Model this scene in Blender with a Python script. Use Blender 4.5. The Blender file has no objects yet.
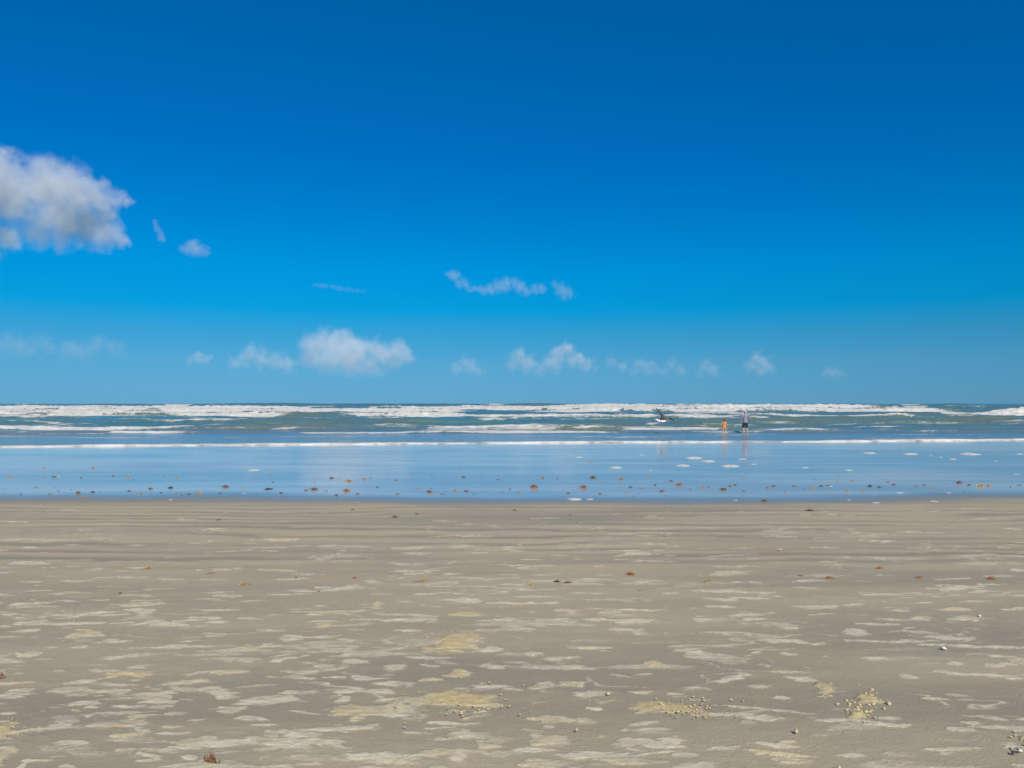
import bpy, bmesh, math, random
import numpy as np
from mathutils import Vector, Matrix, noise as mnoise

random.seed(7)
rng = np.random.default_rng(11)
S = bpy.context.scene
COL = S.collection
R = math.radians

# ------------------------------------------------------------------ camera
CAM_Z = 1.65
SEA_Z = -0.50
F = 796.0                       # focal length in pixels at 1024 wide
HOR = 403.5                     # picture row of the horizon
PITCH = math.atan((HOR - 384.0) / F)
cam_d = bpy.data.cameras.new('camera'); cam = bpy.data.objects.new('camera', cam_d); COL.objects.link(cam)
cam.location = (0, 0, CAM_Z); cam.rotation_euler = (R(90) + PITCH, 0, 0)
cam_d.sensor_width = 36; cam_d.lens = 36 * F / 1024; cam_d.clip_start = 0.1; cam_d.clip_end = 60000
S.camera = cam

# ------------------------------------------------------------------ sky and sun
SUN_EL, SUN_AZ = 38.0, 160.0    # compass-like: 0 = towards the sea (+y), clockwise
w = bpy.data.worlds.new('World'); S.world = w; w.use_nodes = True
wt = w.node_tree; wt.nodes.clear()
sky = wt.nodes.new('ShaderNodeTexSky'); sky.sky_type = 'NISHITA'; sky.sun_disc = False
sky.sun_elevation = R(SUN_EL); sky.sun_rotation = R(SUN_AZ)
sky.altitude = 0; sky.air_density = 0.5; sky.dust_density = 0.0; sky.ozone_density = 10.0
# colour of the air by height above the horizon, the same all round: clear, deep blue, paler at the sea's edge
tcw = wt.nodes.new('ShaderNodeTexCoord'); sxw = wt.nodes.new('ShaderNodeSeparateXYZ'); wt.links.new(tcw.outputs['Generated'], sxw.inputs[0])
rw = wt.nodes.new('ShaderNodeValToRGB'); wt.links.new(sxw.outputs['Z'], rw.inputs[0])
els = rw.color_ramp.elements
TINT = [(0.0, (.31, .53, .63)), (.05, (.43, .82, .74)), (.085, (.27, 1.00, .88)), (.115, (.02, 1.20, 1.10)), (.165, (.0, 1.40, 1.38)), (.30, (.0, 1.36, 1.68)), (.45, (.0, 1.60, 1.88)), (.62, (.5, 1.5, 1.8)), (1.0, (.9, 1.4, 1.6))]
while len(els) < len(TINT): els.new(.5)
for e, (p_, c_) in zip(els, TINT): e.position = p_; e.color = (c_[0] / 2, c_[1] / 2, c_[2] / 2, 1)
gm = wt.nodes.new('ShaderNodeMix'); gm.data_type = 'RGBA'; gm.blend_type = 'MULTIPLY'; gm.inputs[0].default_value = 1
hs = wt.nodes.new('ShaderNodeHueSaturation'); hs.inputs['Value'].default_value = 2.0
bg = wt.nodes.new('ShaderNodeBackground'); bg.inputs[1].default_value = 0.085
wo = wt.nodes.new('ShaderNodeOutputWorld')
wt.links.new(sky.outputs[0], gm.inputs[6]); wt.links.new(rw.outputs[0], gm.inputs[7]); wt.links.new(gm.outputs[2], hs.inputs['Color'])
wt.links.new(hs.outputs[0], bg.inputs[0]); wt.links.new(bg.outputs[0], wo.inputs[0])
sd = bpy.data.lights.new('sun', 'SUN'); sun = bpy.data.objects.new('sun', sd); COL.objects.link(sun)
sd.energy = 4.6; sd.angle = R(0.5); sd.color = (1.0, 0.955, 0.88)
to_sun = Vector((math.sin(R(SUN_AZ)) * math.cos(R(SUN_EL)), math.cos(R(SUN_AZ)) * math.cos(R(SUN_EL)), math.sin(R(SUN_EL))))
sun.rotation_euler = to_sun.to_track_quat('Z', 'Y').to_euler()
S.view_settings.view_transform = 'Standard'; S.view_settings.look = 'None'
S.view_settings.exposure = 0.0; S.view_settings.gamma = 1.0; S.view_settings.use_curve_mapping = False
S.cycles.max_bounces = 12; S.cycles.volume_bounces = 10; S.cycles.transparent_max_bounces = 8
S.cycles.volume_step_rate = 0.5; S.cycles.volume_max_steps = 96

# ------------------------------------------------------------------ helpers
def smooth(a, b, x):
    t = np.clip((x - a) / (b - a), 0, 1); return t * t * (3 - 2 * t)

def vnoise(x, y, seed=0):
    xi = np.floor(x).astype(np.int64); yi = np.floor(y).astype(np.int64)
    fx = x - xi; fy = y - yi
    fx = fx**3 * (fx * (fx * 6 - 15) + 10); fy = fy**3 * (fy * (fy * 6 - 15) + 10)
    def h(a, b):
        n = (a * 374761393 + b * 668265263 + seed * 974634777) & 0xFFFFFFFF
        n = ((n ^ (n >> 13)) * 1274126177) & 0xFFFFFFFF
        n = ((n ^ (n >> 16)) * 2246822519) & 0xFFFFFFFF
        n = n ^ (n >> 15)
        return (n & 0xFFFFFF) / float(0xFFFFFF) * 2 - 1
    a, b, c, d = h(xi, yi), h(xi + 1, yi), h(xi, yi + 1), h(xi + 1, yi + 1)
    return (a * (1 - fx) + b * fx) * (1 - fy) + (c * (1 - fx) + d * fx) * fy

def fbm(x, y, seed=0, octs=4, gain=0.5):
    s = 0; a = 1; t = 0
    for k in range(octs):
        s = s + a * vnoise(x * 2**k + 17.3 * k, y * 2**k - 9.1 * k, seed + k); t += a; a *= gain
    return s / t

def tag(o, label=None, cat=None, group=None, kind=None):
    if label: o['label'] = label
    if cat: o['category'] = cat
    if group: o['group'] = group
    if kind: o['kind'] = kind
    return o

def empty(name, loc, rz=0):
    o = bpy.data.objects.new(name, None); COL.objects.link(o); o.location = loc
    o.rotation_euler = (0, 0, rz); o.empty_display_size = 0.2
    return o

def link_mesh(name, me, mats, parent=None):
    o = bpy.data.objects.new(name, me); COL.objects.link(o)
    for m in (mats if isinstance(mats, (list, tuple)) else [mats]):
        if me.materials.find(m.name) < 0: me.materials.append(m)
    if parent: o.parent = parent
    return o

def bm_obj(name, bm, mats, parent=None, smooth_=True):
    me = bpy.data.meshes.new(name); bm.to_mesh(me); bm.free()
    if smooth_:
        me.polygons.foreach_set('use_smooth', [True] * len(me.polygons))
    return link_mesh(name, me, mats, parent)

def grid_mesh(name, X, Y, Z, attrs):
    r, c = X.shape
    me = bpy.data.meshes.new(name)
    n = r * c
    me.vertices.add(n)
    co = np.stack([X, Y, Z], -1).reshape(-1).astype(np.float32)
    me.vertices.foreach_set('co', co)
    idx = np.arange(n, dtype=np.int32).reshape(r, c)
    q = np.stack([idx[:-1, :-1], idx[:-1, 1:], idx[1:, 1:], idx[1:, :-1]], -1).reshape(-1, 4)
    nq = len(q)
    me.loops.add(nq * 4); me.loops.foreach_set('vertex_index', q.reshape(-1))
    me.polygons.add(nq)
    me.polygons.foreach_set('loop_start', np.arange(0, nq * 4, 4, dtype=np.int32))
    me.polygons.foreach_set('use_smooth', np.ones(nq, dtype=bool))
    me.update(calc_edges=True)
    for k, v in attrs.items():
        a = me.attributes.new(k, 'FLOAT', 'POINT')
        a.data.foreach_set('value', np.ascontiguousarray(v.reshape(-1), dtype=np.float32))
    return me

class NT:
    """small node-tree writer"""
    def __init__(self, name):
        self.m = bpy.data.materials.new(name); self.m.use_nodes = True
        self.t = self.m.node_tree; self.t.nodes.clear()
        self.out = self.t.nodes.new('ShaderNodeOutputMaterial')
    def n(self, typ, **kw):
        nd = self.t.nodes.new(typ)
        for k, v in kw.items(): setattr(nd, k, v)
        return nd
    def l(self, a, b): self.t.links.new(a, b)
    def val(self, sock, v):
        if hasattr(v, 'links'): self.l(v, sock)
        else: sock.default_value = v
    def attr(self, name): return self.n('ShaderNodeAttribute', attribute_name=name).outputs['Fac']
    def math(self, op, a, b=0.0, c=None, clamp=False):
        nd = self.n('ShaderNodeMath', operation=op, use_clamp=clamp)
        self.val(nd.inputs[0], a); self.val(nd.inputs[1], b)
        if c is not None: self.val(nd.inputs[2], c)
        return nd.outputs[0]
    def noise(self, vec, scale, detail=4, rough=0.55):
        nd = self.n('ShaderNodeTexNoise'); nd.inputs['Scale'].default_value = scale
        nd.inputs['Detail'].default_value = detail; nd.inputs['Roughness'].default_value = rough
        if vec is not None: self.l(vec, nd.inputs['Vector'])
        return nd.outputs['Fac']
    def pos(self, scale=(1, 1, 1), obj=True):
        tc = self.n('ShaderNodeTexCoord'); mp = self.n('ShaderNodeMapping')
        mp.inputs['Scale'].default_value = scale
        self.l(tc.outputs['Object'], mp.inputs['Vector']); return mp.outputs[0]
    def ramp(self, v, a, b, lo=0.0, hi=1.0, smooth_=True):
        nd = self.n('ShaderNodeMapRange', interpolation_type='SMOOTHSTEP' if smooth_ else 'LINEAR')
        self.val(nd.inputs['Value'], v)
        nd.inputs['From Min'].default_value = a; nd.inputs['From Max'].default_value = b
        nd.inputs['To Min'].default_value = lo; nd.inputs['To Max'].default_value = hi
        return nd.outputs['Result']
    def mix(self, f, a, b, blend='MIX'):
        nd = self.n('ShaderNodeMix', data_type='RGBA', blend_type=blend)
        self.val(nd.inputs[0], f)
        for s, v in ((nd.inputs[6], a), (nd.inputs[7], b)):
            if hasattr(v, 'links'): self.l(v, s)
            else: s.default_value = (*v, 1)
        return nd.outputs[2]
    def bsdf(self, color, rough=0.7, **kw):
        b = self.n('ShaderNodeBsdfPrincipled')
        if hasattr(color, 'links'): self.l(color, b.inputs['Base Color'])
        else: b.inputs['Base Color'].default_value = (*color, 1)
        self.val(b.inputs['Roughness'], rough)
        for k, v in kw.items(): self.val(b.inputs[k.replace('_', ' ')], v)
        self.l(b.outputs[0], self.out.inputs['Surface']); return b
    def bump(self, b, h, strength=0.5, dist=0.02, prev=None):
        bp = self.n('ShaderNodeBump'); self.val(bp.inputs['Strength'], strength); bp.inputs['Distance'].default_value = dist
        self.l(h, bp.inputs['Height'])
        if prev is not None: self.l(prev, bp.inputs['Normal'])
        self.l(bp.outputs[0], b.inputs['Normal']); return bp.outputs[0]

# ground profile ---------------------------------------------------------------
def beach_z(y):
    y = np.asarray(y, dtype=float)
    return np.interp(y, [-300, -40, 0, 4, 16.5, 30, 46, 70, 140], [4, .5, 0.0, -.06, -.365, -.455, -.515, -.80, -1.4])

def at(px, py):
    """a picture position turned into the point of the beach it shows"""
    tx = (px - 512) / F; tz = (HOR - py) / F     # small pitch: treated as a level lens
    y = 10.0
    for _ in range(60):
        y = (float(beach_z(y)) - CAM_Z) / tz
    return tx * y, y, float(beach_z(y))

# ------------------------------------------------------------------ beach
PATCHES = """12,614,20,3,0 150,611,28,8,.3 225,609,40,3,0 180,620,15,3,0 82,622,65,3,.2 90,631,34,8,.6 32,629,24,4,0 85,644,18,4,0
120,639,30,4,.4 38,651,26,7,0 125,654,40,4,0 180,644,80,2.5,0 245,645,30,5,.5 8,668,20,5,.3 125,672,58,10,.8 142,664,22,5,0 193,679,42,8,.4
230,669,50,5,.5 33,689,38,12,0 108,688,38,6,.4 152,690,46,10,.3 98,705,15,5,0 94,714,12,5,0 110,724,60,6,.2 148,715,40,6,.5 180,711,17,4,0
230,705,40,7,0 12,710,16,4,0 15,725,28,12,.9 72,722,22,10,0 10,750,22,16,.6 30,760,12,16,0 75,740,38,5,0 72,762,20,6,.3 130,746,18,6,0
190,755,20,4,0 188,744,70,4,0 120,725,16,5,.8 316,614,16,3,0 378,603,16,5,.7 466,612,46,5,.8 326,624,24,6,.5 401,619,30,3,0 413,629,28,5,0
456,640,44,19,1 491,648,24,5,0 271,628,32,3,0 270,643,26,4,.2 290,638,24,4,.1 353,649,18,7,0 356,659,24,8,.2 280,659,20,5,0 392,665,24,9,0
420,655,40,3,0 463,670,30,7,.6 493,664,24,8,0 433,677,38,6,.6 311,669,34,5,0 368,676,26,8,0 381,682,20,4,0 326,682,16,4,0 295,689,18,4,.3
348,690,40,5,0 346,697,16,5,0 371,707,84,16,.5 351,724,88,11,.1 466,698,84,22,.8 451,717,56,4,0 463,730,38,12,0 460,749,20,10,0 276,741,38,6,.2
396,752,56,11,.3 446,762,42,7,0 268,720,24,5,0 564,610,22,5,.4 607,612,24,4,.3 620,620,100,4,0 700,618,20,5,0 745,614,38,5,0 537,625,14,3,0
722,632,84,3,.2 532,652,24,6,0 580,647,42,3,0 552,658,30,6,.1 574,664,26,5,.1 692,651,62,6,0 655,661,20,6,.8 542,682,28,11,.4 572,680,28,8,.5
732,676,56,6,0 640,689,28,3,0 674,690,30,5,0 590,692,30,8,0 667,704,84,12,1 729,710,34,5,0 590,704,22,5,0 547,721,10,4,0 550,734,50,12,.4
622,724,12,5,0 624,736,20,11,0 664,737,32,11,0 684,750,34,9,0 720,743,38,6,0 535,757,38,14,.4 620,756,42,11,.4 572,763,20,5,0 783,640,46,5,0
848,630,32,6,0 794,627,16,3,0 886,640,84,4,.2 983,645,100,4,0 890,619,38,3,0 896,610,22,3,0 958,617,36,4,0 788,652,18,4,0 822,654,12,4,0
878,658,40,5,0 950,662,18,4,0 993,654,22,4,0 1003,662,16,4,0 905,675,28,6,0 980,672,90,4,0 1010,675,28,7,0 805,679,28,8,0 778,695,18,4,0
865,697,26,10,1 855,711,24,8,.9 824,687,16,8,.9 888,720,56,8,.1 830,717,36,3,0 989,714,24,5,0 958,727,34,10,0 957,744,58,3,0 853,752,36,6,0
788,756,40,8,.3 1008,744,24,8,0 1018,735,10,5,.8"""

def build_beach():
    f_ = np.linspace(-1.0, 1.0, 1150)
    side = np.array([1.06, 1.15, 1.3, 1.6, 2.2, 4, 8, 20, 60])
    t = np.concatenate([-side[::-1], f_, side])
    # rows even in view angle near by, coarser far and behind
    near = (CAM_Z + .2) / np.linspace((CAM_Z + .2) / 2.6, (CAM_Z + .2) / 18.0, 660)
    y = np.concatenate([[-300, -120, -50, -20, -8, -3, -1, 0, .8, 1.4, 1.8, 2.1, 2.35, 2.5], near, np.linspace(18.1, 50, 250), np.linspace(51, 140, 40)])
    Wd = np.where(y > 2.6, y, 2.6 + np.abs(2.6 - y) * .6)
    X = t[None, :] * Wd[:, None]; Y = np.repeat(y[:, None], len(t), 1)
    Z = beach_z(Y)
    inner = (np.abs(t)[None, :] < 1.1) * np.ones_like(Y)
    # shore-parallel ridges left by the backwash, strongest between 9 and 14 m
    ph = Y + .55 * fbm(X / 5.5, Y / 3, 3, 3) + .12 * fbm(X / 1.1, Y / .8, 4, 2)
    wav = np.sin(ph * 2 * np.pi / .62 + 4.0 * fbm(X / 7, Y / 2.5, 8, 3) + 1.1 * fbm(X / .7, Y / .3, 9, 3))
    wav = np.sign(wav) * np.abs(wav) ** np.where(wav > 0, .6, 1.5)
    ridge_amt = smooth(7.5, 11, Y) * (1 - smooth(15.0, 16.6, Y)) * (.10 + 1.15 * smooth(-.25, .5, fbm(X / 3.2, Y / .8, 21, 3)))
    Z = Z + .008 * wav * ridge_amt * inner
    # soft undulation and a fine lumpiness
    Z = Z + .014 * fbm(X / 2.4, Y / 1.0, 31, 3) * (1 - smooth(13, 17, Y)) * inner
    Z = Z + .0035 * fbm(X / .22, Y / .14, 35, 3) * (1 - smooth(8, 12, Y)) * inner
    # dried foam patches
    wx = .30 * fbm(X / .42, Y / .30, 41, 5, .6); wy = .15 * fbm(X / .30, Y / .16, 47, 5, .6)
    tex = fbm(X / .13, Y / .055, 53, 5, .7)
    foam = np.zeros_like(X); yel = np.zeros_like(X)
    items = []
    for s in PATCHES.split():
        px, py, pw, ph_, yv = [float(v) for v in s.split(',')]
        cx, cy, _ = at(px, py); x1, _, _ = at(px + pw / 2, py); _, y1, _ = at(px, py - ph_ / 2); _, y0, _ = at(px, py + ph_ / 2)
        items.append((cx, cy, x1 - cx, max((y1 - y0) / 2 * .85, .025), .95 - .3 * random.random(), yv, (random.random() - .5) * .35))
    for k in range(640):       # the many small streaks farther out
        py = random.uniform(508, 625) if k < 470 else random.uniform(560, 768)
        px = random.uniform(-260, 1284)
        cx, cy, _ = at(px, py)
        a = random.uniform(.05, .26) * (1.3 if random.random() < .2 else 1); b = a * random.uniform(.16, .42)
        items.append((cx, cy, a, b, random.uniform(.4, .95), random.choice([0, 0, 0, .2, .5]), (random.random() - .5) * .5))
    for k in range(330):       # small ones between the big ones near by, thickest to the left and middle
        py = 768 - 170 * random.random() ** .8; px = random.choice([random.gauss(60, 120), random.gauss(400, 170), random.uniform(-100, 1124)])
        cx, cy, _ = at(px, py); a = random.uniform(.03, .13); b = a * random.uniform(.16, .42)
        items.append((cx, cy, a, b, random.uniform(.4, .85), random.choice([0, 0, 0, .2, .5]), (random.random() - .5) * .6))
    for k in range(260):       # beyond the frame, so the beach goes on
        cy = random.uniform(3, 13); cx = random.choice([-1, 1]) * random.uniform(.7, 1) * cy
        a = random.uniform(.08, .3)
        items.append((cx, cy, a, a * .45, random.uniform(.4, .9), random.choice([0, 0, .4]), (random.random() - .5) * .5))
    for cx, cy, a, b, st, yv, sk in items:
        i0, i1 = np.searchsorted(y, [cy - 2.2 * b - .12, cy + 2.2 * b + .12])
        Wc = max(cy, 2.6)
        j0, j1 = np.searchsorted(t, [(cx - 2 * a - .2) / Wc * (1.12 if cx < 0 else .88) - .05, (cx + 2 * a + .2) / Wc * (.88 if cx < 0 else 1.12) + .05])
        if i1 <= i0 or j1 <= j0: continue
        sl = (slice(i0, i1), slice(j0, j1))
        dx = X[sl] - cx + wx[sl] * min(1.0, a * 3.2); dy = Y[sl] - cy + sk * dx + wy[sl] * min(1, b * 11)
        rr = np.sqrt((dx / a) ** 2 + (dy / b) ** 2) + .85 * tex[sl]
        v = st * smooth(1.1, .62, rr) * (.72 + .28 * np.clip(1 - .7 * dx / a, 0, 1.4))
        foam[sl] = np.maximum(foam[sl], v); yel[sl] = np.maximum(yel[sl], v * yv)
    # broken crust of smaller flecks gathered in drifts
    drift = smooth(.02, .5, fbm(X / 2.2, Y / .8, 61, 3))
    fl = smooth(.22, .5, fbm(X / .34, Y / .10, 67, 4, .55) + .18 * drift) * drift * .55 * smooth(14.5, 11, Y)
    foam = np.maximum(foam, fl)
    lines = np.abs(fbm(X / 1.5, Y / .42, 141, 4, .45)); lines = smooth(.055, .008, lines) * smooth(.0, .3, fbm(X / .9, Y / .6, 147, 3)) * smooth(15, 11.5, Y) * .6
    lines2 = np.abs(fbm(X / .8, Y / .24, 151, 4, .45)); lines2 = smooth(.05, .006, lines2) * smooth(.08, .35, fbm(X / .7, Y / .5, 157, 3)) * smooth(9, 6, Y) * .6
    foam = np.maximum(foam, np.maximum(lines, lines2))
    foam *= inner; yel *= inner
    Z = Z + foam * (.003 + .004 * np.clip(tex + .3, 0, 1)) + yel * (.007 + .013 * np.clip(tex, 0, 1))
    # wetness: mirror film towards the sea, damp lower places in the dry part
    edge = 16.3 + 1.2 * fbm(X / 5.5, Y * 0 + .3, 71, 3) + .30 * fbm(X / 1.2, Y / 1.2, 73, 3)
    wet = smooth(edge - 1.3, edge + 2.4, Y)
    damp = np.clip(.42 - .75 * wav * ridge_amt + .8 * fbm(X / 3.6, Y / .75, 81, 4), 0, 1)
    film_sheen = .55 * fbm(X / 9, Y / 3.2, 91, 3) + .40 * fbm(X / 4, Y / .7, 95, 4)
    me = grid_mesh('beach_sand', X, Y, Z, {'foam': foam, 'yellow': yel, 'wet': wet, 'damp': damp, 'film_sheen': film_sheen})

    s = NT('sand')
    P = s.pos(); P2 = s.pos((1, 2.2, 1))
    grain = s.noise(P, 420, 2, .6); mid = s.noise(P2, 14, 5, .6); big = s.noise(s.pos((.35, 1, 1)), 1.1, 4)
    dry = s.mix(s.ramp(mid, .3, .7), (.435, .358, .228), (.505, .416, .268))
    dry = s.mix(s.ramp(big, .35, .65), dry, (.480, .380, .235))
    dampc = s.mix(s.attr('damp'), dry, (.325, .276, .184))
    gr = s.mix(s.ramp(grain, .3, .7), (.80, .80, .80), (1.2, 1.2, 1.2))
    dampc = s.mix(1.0, dampc, gr, 'MULTIPLY')
    brk = s.noise(P2, 42, 5, .65)
    fm = s.math('ADD', s.attr('foam'), s.math('MULTIPLY', s.math('SUBTRACT', brk, .5), s.ramp(s.attr('foam'), 0, .25, 0, 1.0)))
    fm = s.math('MULTIPLY', s.ramp(fm, .12, .80), s.ramp(s.noise(P, 130, 3, .6), .3, .6, .7, 1.0))
    foamc = s.mix(s.ramp(mid, .35, .65), (.72, .605, .41), (.86, .745, .52))
    ym = s.ramp(s.attr('yellow'), .05, .7)
    foamc = s.mix(ym, foamc, s.mix(s.ramp(brk, .35, .65), (.60, .44, .17), (.78, .62, .30)))
    c = s.mix(s.math('MULTIPLY', s.math('MULTIPLY', fm, .92), s.ramp(s.noise(P2, 9, 5, .65), .34, .6, .42, 1.0)), dampc, foamc)
    wet_ = s.attr('wet')
    c = s.mix(s.ramp(wet_, 0, .45), c, (.27, .228, .165))
    c = s.mix(s.ramp(wet_, .6, 1.0), c, s.mix(s.ramp(s.attr('film_sheen'), -.4, .4), (.46, .385, .27), (.78, .66, .47)))  # pale streaks of reflected sky painted into the wet base colour
    rough = s.ramp(wet_, 0, .9, .62, .30)
    b = s.bsdf(c, rough, Coat_Weight=s.ramp(wet_, .05, .95), Coat_IOR=1.33)
    s.val(b.inputs['Coat Roughness'], s.ramp(s.noise(s.pos((.10, .5, 1)), 1.0, 3), .3, .75, .06, .17))
    b.inputs['IOR'].default_value = 1.33
    hgt = s.math('ADD', s.math('MULTIPLY', s.noise(P, 55, 4, .65), .6), s.math('MULTIPLY', grain, .25))
    dryb = s.math('SUBTRACT', 1.0, wet_)
    s.bump(b, hgt, s.math('MULTIPLY', dryb, .8), .014)
    # the film on the mirror is very nearly flat
    fb = s.n('ShaderNodeBump'); fb.inputs['Strength'].default_value = .22; fb.inputs['Distance'].default_value = .01
    s.l(s.noise(s.pos((1, 1.6, 1)), 3.0, 3, .5), fb.inputs['Height']); s.l(fb.outputs[0], b.inputs['Coat Normal'])
    o = link_mesh('beach_sand', me, s.m); tag(o, 'wide grey beach with foam stains, mirror-wet towards the surf', 'beach', kind='structure')
build_beach()

# ------------------------------------------------------------------ sea
def wash_y(x):
    return 42.6 + .135 * np.clip(x, -60, 60) + .9 * fbm(x / 22, x * 0 + 2.5, 101, 3) + .22 * fbm(x / 3.2, x * 0 + .7, 103, 3)

ROWS = [  # distance, height, front width, back width, share breaking, seed, diagonal
    (58.0, .16, .55, 2.2, .38, 201, .05), (65.5, .20, .5, 3.0, .44, 207, .03), (79.0, .68, 1.9, 4.5, .12, 213, .02),
    (95.0, .35, 1.6, 5.0, .15, 218, .01), (114.0, 1.12, 2.3, 6.5, .95, 223, -.02), (150., .55, 2.5, 8, .50, 231, .02), (190., .95, 3.0, 10, .72, 239, .02),
    (240., 1.25, 3.4, 12, .84, 243, -.03), (318., 1.55, 4.5, 16, .5, 257, .02), (410., 1.8, 6, 20, .36, 263, 0), (520., 1.9, 7, 24, .30, 271, 0),
    (680., 1.9, 9, 30, .28, 277, 0), (900., 1.5, 12, 40, .22, 283, 0)]

def sea_surface(X, Y):
    Z = np.full_like(X, SEA_Z); foam = np.zeros_like(X); turb = fbm(X / .9, Y / .6, 301, 4, .6)
    lace = fbm(X / 3.4, Y / 1.0, 307, 4, .6)
    amp = smooth(46, 75, Y)
    Z = Z + amp * (.10 * fbm(X / 5, Y / 2.2, 311, 3) + .04 * fbm(X / 1.4, Y / .8, 317, 2)) + .010 * fbm(X / 1.6, Y / .7, 331, 3)
    far = smooth(200, 600, Y) * (1 - smooth(3000, 6000, Y))
    Z = Z + far * .35 * fbm(X / 40, Y / 22, 337, 3)
    for D, A, wf, wb, br, sd_, dg in ROWS:
        L = 6 + D * .14
        yc = D + dg * X + (.018 * D + .5) * fbm(X / L, X * 0 + sd_ * .37, sd_, 3) + .006 * D * fbm(X / (L * .15), X * 0 + .4, sd_ + 5, 2)
        Ax = A * (.76 + .6 * fbm(X / (L * .9), X * 0 + .9, sd_ + 1, 2) + .12 * fbm(X / (L * .2), X * 0 + 3.3, sd_ + 7, 2))
        u = Y - yc
        prof = np.where(u < 0, np.exp(-(u / wf) ** 2), np.exp(-(u / wb) ** 2))
        Z = Z + Ax * prof
        # quantile of the noise sets the breaking share along the crest
        nz = fbm(X / (L * 1.15), X * 0 + 7.7, sd_ + 2, 3)
        thr = .62 * (1 - 2 * br)
        b = smooth(thr - .10, thr + .10, nz)
        reach = wf * (1.4 + 2.0 * fbm(X / (L * .45), X * 0 + 5.1, sd_ + 3, 5, .6))
        back = wb * (.04 + .55 * np.clip(fbm(X / (L * .5), X * 0 + 4.2, sd_ + 4, 5, .6) + .15, 0, 1))
        fr = smooth(-reach - .3 * wf, -reach + .15 * wf, u + .7 * wf * turb) * (1 - smooth(back * .6, back * 1.4, u + 1.0 * wf * turb))
        foam = np.maximum(foam, b * fr)
        Z = Z + b * fr * Ax * (.38 * turb + .03)
        # thin feathering on the crest just where it is about to break
        b2 = smooth(thr - .35, thr, nz)
        foam = np.maximum(foam, .7 * b2 * np.exp(-(u / (wf * .18)) ** 2) * smooth(-.1, .3, turb))
        # lace left behind and pushed ahead
        tr = np.where(u > 0, np.exp(-u / (wb * 1.0)), np.exp(u / (wf * 2.2)))
        foam = np.maximum(foam, 0.75 * smooth(.02, .4, lace + .25 * (b - .5)) * tr * smooth(thr - .6, thr + .1, nz))
    # short wavelets and torn streaks between the main rows
    r_ = np.random.default_rng(79)
    for k in range(420):
        wy_ = 50 + 250 * r_.random() ** 1.8 if k < 230 else r_.uniform(62, 112); wx_ = (r_.random() * 2 - 1) * .85 * wy_
        ln = r_.uniform(1.5, 7) * (.5 + wy_ / 110); h_ = r_.uniform(.05, .26) * smooth(46, 80, np.array(wy_)) * (1 + wy_ / 300); wf_ = r_.uniform(.4, .9) * (.6 + wy_ / 160); tl = r_.normal(0, .06)
        st = r_.uniform(.4, .95) if r_.random() < .7 else 0
        near_ = (np.abs(Y - wy_) < 9 + wf_ * 6) & (np.abs(X - wx_) < ln * 2.6)
        if not near_.any(): continue
        xx = X[near_]; yy = Y[near_]; tt = turb[near_]
        al = np.exp(-((xx - wx_) / ln) ** 2)
        u_ = yy - wy_ - tl * (xx - wx_) - .5 * fbm(xx / 5, xx * 0 + k, 500 + k, 3)
        Z[near_] += h_ * al * np.where(u_ < 0, np.exp(-(u_ / wf_) ** 2), np.exp(-(u_ / (wf_ * 3)) ** 2))
        if st: foam[near_] = np.maximum(foam[near_], st * al * np.exp(-((u_ + .2 * wf_ + .6 * wf_ * tt) / (wf_ * r_.uniform(.5, 1.1))) ** 2))
    # the bird's splash on the face of the green wave
    foam = np.maximum(foam, 1.0 * np.exp(-(((X - 13.6 + .4 * lace) / .9) ** 2 + ((Y - 77.6 + 1.2 * turb) / 1.4) ** 2)))
    # bore at the edge of the swash
    s = Y - wash_y(X)
    hgt = .085 * (.8 + .5 * fbm(X / 4, X * 0 + 1.1, 351, 3))
    Z = Z + hgt * smooth(0, .35, s) * np.exp(-np.clip(s - .35, 0, None) / 3.5)
    fo = smooth(-.02, .12, s) * (1 - smooth(.75, 1.55, s + .5 * turb + .35 * fbm(X / 2.3, Y / 1.5, 353, 3)))
    foam = np.maximum(foam, fo * (.78 + .35 * fbm(X / 1.3, Y / .5, 355, 4)))
    Z = Z + .03 * fo * np.clip(turb + .2, 0, 1)
    foam = np.maximum(foam, .55 * smooth(.22, .5, fbm(X / 4.5, Y / .8, 359, 4)) * smooth(9, 3, s))
    edge = smooth(.12, 0, s)                # tuck the edge under the sand
    Z = Z - .10 * edge
    # beyond a kilometre and at the far sides: scattered whitecaps
    wc = smooth(.34, .5, fbm(X / 26, Y / 18, 367, 4)) * smooth(150, 400, Y) * (1 - smooth(3000, 5000, Y))
    foam = np.maximum(foam, .9 * wc)
    return Z, foam

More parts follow.
